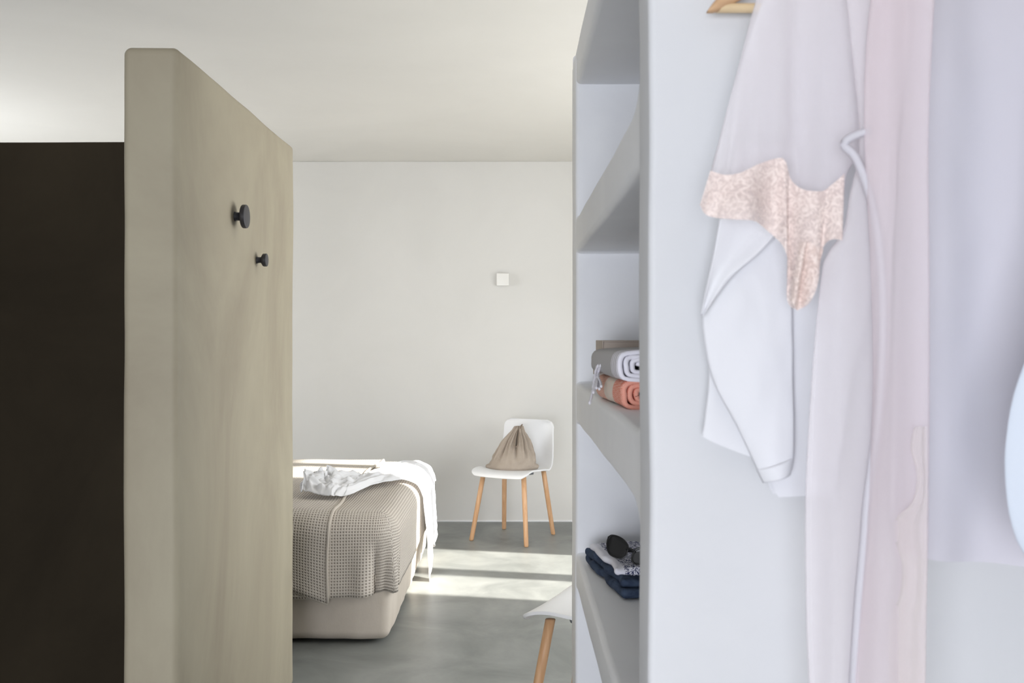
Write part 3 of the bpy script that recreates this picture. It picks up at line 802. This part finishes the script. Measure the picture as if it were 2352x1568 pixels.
# ------------------------------------------------------------------ hanging clothes
def peg(x, z, what, y):
    L_ = y-0.02-1.262
    t = thing('wall_peg', 'black wall peg above the picture, holding the hanger of the '+what, 'wall peg', (x, 1.262, z), 0, 'wall pegs above the clothes')
    obj('stem', lathe([(0.008, 0.003), (0.008, L_)], 20, axis='Y'), M['black'], t)
    obj('head', lathe([(0.014, L_), (0.018, L_-0.005), (0.018, L_-0.015), (0.015, L_-0.018)], 24, axis='Y'), M['black'], t)
    return t
def hanger(label, tip, Y, zt, width, drop=0.085, metal_z=0.16):
    """wooden hanger: two curved shoulders, round bar, wire hook; tip = x of its left end"""
    xc = tip+width/2
    t = thing('clothes_hanger', label, 'hanger', (xc, Y, zt), 0, 'wooden clothes hangers')
    def f(u, v):
        s = (u-0.5)*2; x = s*width/2
        a = abs(s)
        zc = drop*(1-a**1.7)+0.012*(1-a)                      # arch of the shoulders
        hgt = 0.017+0.013*math.sin(math.pi*min(1, (1-a)*1.15))
        if a > 0.93: hgt *= math.sqrt(max(0.02, (1-a)/0.07))
        th = 2*math.pi*v
        yy = -0.03*a*a*0.3
        return Vector((x, yy+0.0075*math.sin(th)*min(1, 0.5+hgt/0.03), zc+hgt*0.5*math.cos(th)+0.012))
    bm = grid(f, 60, 14); bmesh.ops.remove_doubles(bm, verts=bm.verts, dist=0.0001)
    obj('shoulder_bar', bm, M['hanger_wood'], t)
    obj('trouser_bar', tube([(-width/2+0.012, -0.006, 0.018), (width/2-0.012, -0.006, 0.018)], 0.0062, 14, smooth=False, bm=None), M['dowel_wood'], t)
    hk = [(0, 0, drop+0.01), (0, 0, drop+0.06), (0.012, 0, drop+0.075), (0.022, 0, drop+0.095), (0.016, 0, drop+0.118), (0, 0, drop+0.126), (-0.016, 0, drop+0.118), (-0.021, 0, drop+0.10)]
    obj('hook', tube(hk, 0.0018, 8), M['steel'], t)
    return t, drop+0.1225

def pw(rows, Y):
    """rows of (y px, left px, right px) -> samples of world z, xl, xr"""
    return [Vector((CH-(y-HY)*Y/F, (l-CX)*Y/F, (r-CX)*Y/F)) for y, l, r in rows]

def garment(rows, Y, depth, folds, hemf=None, nu=120, nv=90, seed=0, crease=0.0, px=True):
    R = crom(pw(rows, Y) if px else [Vector(r) for r in rows], 240)
    def f(u, v):
        q = R[int(round(v*240))]; z, xl, xr = q
        a = 2*math.pi*u
        xc, w = (xl+xr)/2, (xr-xl)/2
        ca, sa = math.cos(a), math.sin(a)
        x = xc+w*ca; y = Y-depth/2*sa*(0.35+0.65*min(1, v*1.5))
        fade = 0.35+0.65*v
        for fr, am, ph, sl in folds:
            y += am*math.sin(x*fr+ph+sl*v+(2.1 if sa < 0 else 0))*fade*abs(sa)**0.5
        if crease: y += crease*fbm((x*2, z*1.4, seed+(3 if sa < 0 else 0)), 7)*abs(sa)**0.5
        if hemf: z += hemf((ca+1)/2)*max(0, (v-0.75)/0.25)**2
        return Vector((x, y, z))
    bm = grid(f, nu, nv, closed=True)
    bmesh.ops.recalc_face_normals(bm, faces=bm.faces)
    return bm

def loft(A, B, Y, n=60, m=30, yf=None, sharp=True):
    """sheet between two edges given in photograph pixels"""
    g = poly if sharp else crom
    a = g([P(x, y, Y) for x, y in A], n); b = g([P(x, y, Y) for x, y in B], n)
    def f(u, v):
        p = a[int(round(u*n))].lerp(b[int(round(u*n))], v)
        if yf: p.y += yf(u, v, p)
        return p
    return grid(f, n, m)

# hanger 1 (visible tip) with white linen shirt and lace-edged camisole
tipP = P(1621, 33, 1.235)
hg1, hk = hanger('pale wooden clothes hanger whose left tip shows above the lace-edged top', tipP.x, 1.235, tipP.z-0.012, 0.44)
peg(hg1.location.x, hg1.location.z+hk-0.0075, 'lace-edged camisole', hg1.location.y)

Ys = 1.205
shirt = thing('linen_shirt', 'opaque white linen shirt hanging under the lace-edged top, its sleeve turned across', 'shirt', P(1720, 1120, Ys))
rows = [(-30, 1770, 2060), (40, 1738, 2110), (180, 1697, 2105), (330, 1676, 2080), (500, 1652, 2040), (700, 1618, 2000), (850, 1628, 1960), (950, 1620, 1940), (1000, 1612, 1920)]
world_child(obj('body', garment(rows, Ys+0.012, 0.02, [(70, .003, 0, .5)], hemf=lambda s: -0.030*(min(1, s/0.42))**0.8-0.046*max(0, min(1, (s-0.44)/0.1)), seed=3, crease=0.003), M['white_linen'], shirt))
L_ = [(1796, 505), (1735, 560), (1660, 640), (1617, 712), (1620, 800), (1640, 880), (1690, 975), (1726, 1050), (1751, 1108)]
R_ = [(1800, 505), (1812, 560), (1818, 640), (1820, 712), (1822, 800), (1823, 880), (1824, 975), (1822, 1060), (1814, 1087)]
def slv(u, v, p): return -0.012*math.sin(math.pi*v)**0.7*(0.4+0.6*u)+0.0025*fbm((p.x*3, 0, p.z*1.6), 9)
world_child(obj('sleeve', loft(L_, R_, Ys-0.008, 80, 30, slv, sharp=False), M['white_linen'], shirt, mods=[('SOLIDIFY', dict(thickness=0.0015))]))
world_child(obj('cuff', loft([(1737, 1078), (1752, 1109)], [(1822, 1050), (1816, 1089)], Ys-0.009, 6, 24, lambda u, v, p: -0.014*math.sin(math.pi*v)**0.7, sharp=True), M['white_linen'], shirt, mods=[('SOLIDIFY', dict(thickness=0.002))]))
A_ = [(1690, 330), (1672, 420), (1652, 505), (1640, 580), (1624, 650), (1612, 722)]
B_ = [(1830, 330), (1830, 420), (1800, 505), (1745, 575), (1675, 640), (1614, 730)]
def flp(u, v, p): return -0.010*(v**2)*math.sin(math.pi*min(1, u*1.05))-0.004*math.sin(v*7+u*3)*0.6+0.003*fbm((p.x*3, 0, p.z*2), 8)
world_child(obj('front_flap', loft(A_, B_, Ys-0.022, 80, 30, flp, sharp=False), M['white_linen'], shirt, mods=[('SOLIDIFY', dict(thickness=0.0015))]))

Yc = 1.150
cami = thing('lace_camisole', 'sheer white camisole with a ragged peach lace hem on the wooden hanger', 'camisole', P(1800, 700, Yc))
rows = [(-120, 1800, 1940), (-40, 1752, 1965), (20, 1731, 1975), (130, 1702, 1985), (260, 1668, 1999), (330, 1650, 1990), (400, 1632, 1945), (470, 1625, 1935)]
world_child(obj('sheer_body', garment(rows, Yc, 0.035, [(75, .009, .4, 1.0), (38, .009, 1.2, .5), (150, .003, 0, .6)], hemf=lambda s: 0.012*math.sin(s*8), seed=5, crease=0.002), M['sheer_white'], cami))
U_ = [(1630, 393), (1665, 402), (1700, 398), (1740, 378), (1788, 362), (1806, 372), (1820, 410), (1845, 436), (1885, 440), (1908, 425), (1936, 400)]
D_ = [(1603, 474), (1625, 496), (1680, 510), (1740, 515), (1790, 545), (1812, 600), (1822, 690), (1842, 706), (1872, 640), (1890, 560), (1922, 556)]
def lcf(u, v, p): return -0.001-0.012*math.sin(u*9)*(0.4+v)-0.009*math.sin(u*25+2)*(0.3+v)
world_child(obj('lace_hem', loft(U_, D_, Yc-0.038, 110, 40, lcf, sharp=False), M['lace'], cami))
D2 = [(1836, 560), (1850, 555), (1868, 560), (1888, 575)]
D3 = [(1814, 690), (1822, 704), (1836, 712), (1852, 690)]
world_child(obj('lace_tail', loft(D2, D3, Yc-0.044, 30, 30, lambda u, v, p: -0.001-0.006*math.sin(u*7), sharp=False), M['lace'], cami))
for x0_, x1_ in ((1815, 1842), (1925, 1912)):
    world_child(obj('strap', tube([P(x0_, -110, Yc), P(x1_, -200, Yc+0.03), P(x1_+5, -215, Yc+0.085)], 0.003, 6), M['sheer_white'], cami))

# hanger 2: long sheer robe
hg2, hk2 = hanger('wooden clothes hanger out of sight carrying the long sheer robe', 0.365, 1.088, 1.770, 0.40)
peg(hg2.location.x, hg2.location.z+hk2-0.0075, 'sheer robe', hg2.location.y)
Yd = 1.085
robe = thing('sheer_robe', 'long sheer blush robe reaching past the bottom of the picture', 'robe', P(1990, 1568, Yd)+Vector((0, 0, -0.12)))
rows = [(-165, 2080, 2120), (-140, 2020, 2120), (-90, 1958, 2100), (-60, 1940, 2085), (100, 1955, 2085), (320, 1975, 2060), (450, 1952, 2058), (530, 1937, 2052), (585, 1900, 2048), (640, 1886, 2046), (850, 1866, 2040), (1130, 1851, 2010), (1400, 1852, 1990), (1568, 1858, 1972), (1760, 1862, 1960)]
world_child(obj('left_panel', garment(rows, Yd+0.02, 0.022, [(60, .008, 0, .6), (130, .003, 1, .3)], seed=8), M['sheer_white'], robe))
eg = [(1998, 300), (1962, 312), (1938, 332), (1965, 362), (1995, 440), (2016, 540), (2026, 660), (2026, 800), (2018, 940), (2004, 1060), (1992, 1150), (1984, 1250), (1972, 1380), (1960, 1568), (1950, 1760)]
world_child(obj('rolled_edge', tube([P(x, y, Yd-0.002) for x, y in eg], 0.0048, 8), M['white_cotton'], robe))
rows = [(-180, 2110, 2180), (-130, 2040, 2160), (-60, 2010, 2150), (100, 1990, 2140), (320, 1985, 2132), (620, 2000, 2134), (900, 2005, 2134), (1200, 1990, 2131), (1400, 1975, 2127), (1568, 1962, 2125), (1760, 1955, 2122)]
world_child(obj('right_panel', garment(rows, Yd-0.004, 0.020, [(85, .008, 1, .5), (40, .007, 0, .3)], seed=11), M['sheer_pink'], robe))
wl = [(2100, 980), (2092, 1030), (2106, 1090), (2096, 1150), (2056, 1195), (2056, 1240), (2072, 1300), (2066, 1370), (2045, 1420), (2040, 1500), (2042, 1568), (2036, 1700)]
wr = [(2130, 980), (2131, 1030), (2131, 1090), (2131, 1150), (2130, 1195), (2130, 1240), (2130, 1300), (2129, 1370), (2128, 1420), (2127, 1500), (2126, 1568), (2124, 1700)]
world_child(obj('scalloped_border', loft(wl, wr, Yd-0.02, 90, 20, lambda u, v, p: 0.002*math.sin(v*9), sharp=False), M['cream_edging'], robe))

# hanger 3: white blouse at the right
hg3, hk3 = hanger('wooden clothes hanger out of sight carrying the white blouse', 0.49, 1.160, 1.800, 0.42)
peg(hg3.location.x, hg3.location.z+hk3-0.0075, 'white blouse', hg3.location.y)
Yb = 1.16
bl = thing('white_blouse', 'opaque white blouse with a curved hem at the right edge of the picture', 'blouse', P(2240, 1290, Yb))
rows = [(-235, 2420, 2560), (-180, 2240, 2740), (-120, 2110, 2860), (-40, 2080, 2880), (200, 2075, 2880), (500, 2060, 2880), (900, 2050, 2890), (1150, 2045, 2900), (1262, 2050, 2900)]
world_child(obj('body', garment(rows, Yb, 0.05, [(45, .013, .5, .6), (22, .012, 2, .2)], hemf=lambda s: -0.015*math.sin(math.pi/2*min(1, s*4)), seed=13, crease=0.003), M['white_cotton'], bl))

Ye = 0.98
hg4, hk4 = hanger('wooden clothes hanger out of the picture to the right carrying the pale blue shirt', 0.56, 0.998, 1.775, 0.42)
peg(hg4.location.x, hg4.location.z+hk4-0.0075, 'pale blue shirt', hg4.location.y)
rows = [(-300, 2860, 2960), (-230, 2620, 3100), (-180, 2510, 3180), (100, 2470, 3180), (500, 2440, 3180), (750, 2380, 3180), (900, 2330, 3180), (1000, 2312, 3180), (1080, 2308, 3180), (1180, 2318, 3180), (1260, 2345, 3180), (1330, 2400, 3180)]
sb = obj('pale_shirt', garment(rows, Ye+0.02, 0.05, [(40, .006, 0, .4)], seed=17), M['pale_blue'])
at_base(tag(sb, 'pale blue-white shirt just entering the picture at its right edge', 'shirt'), P(2500, 1330, Ye))
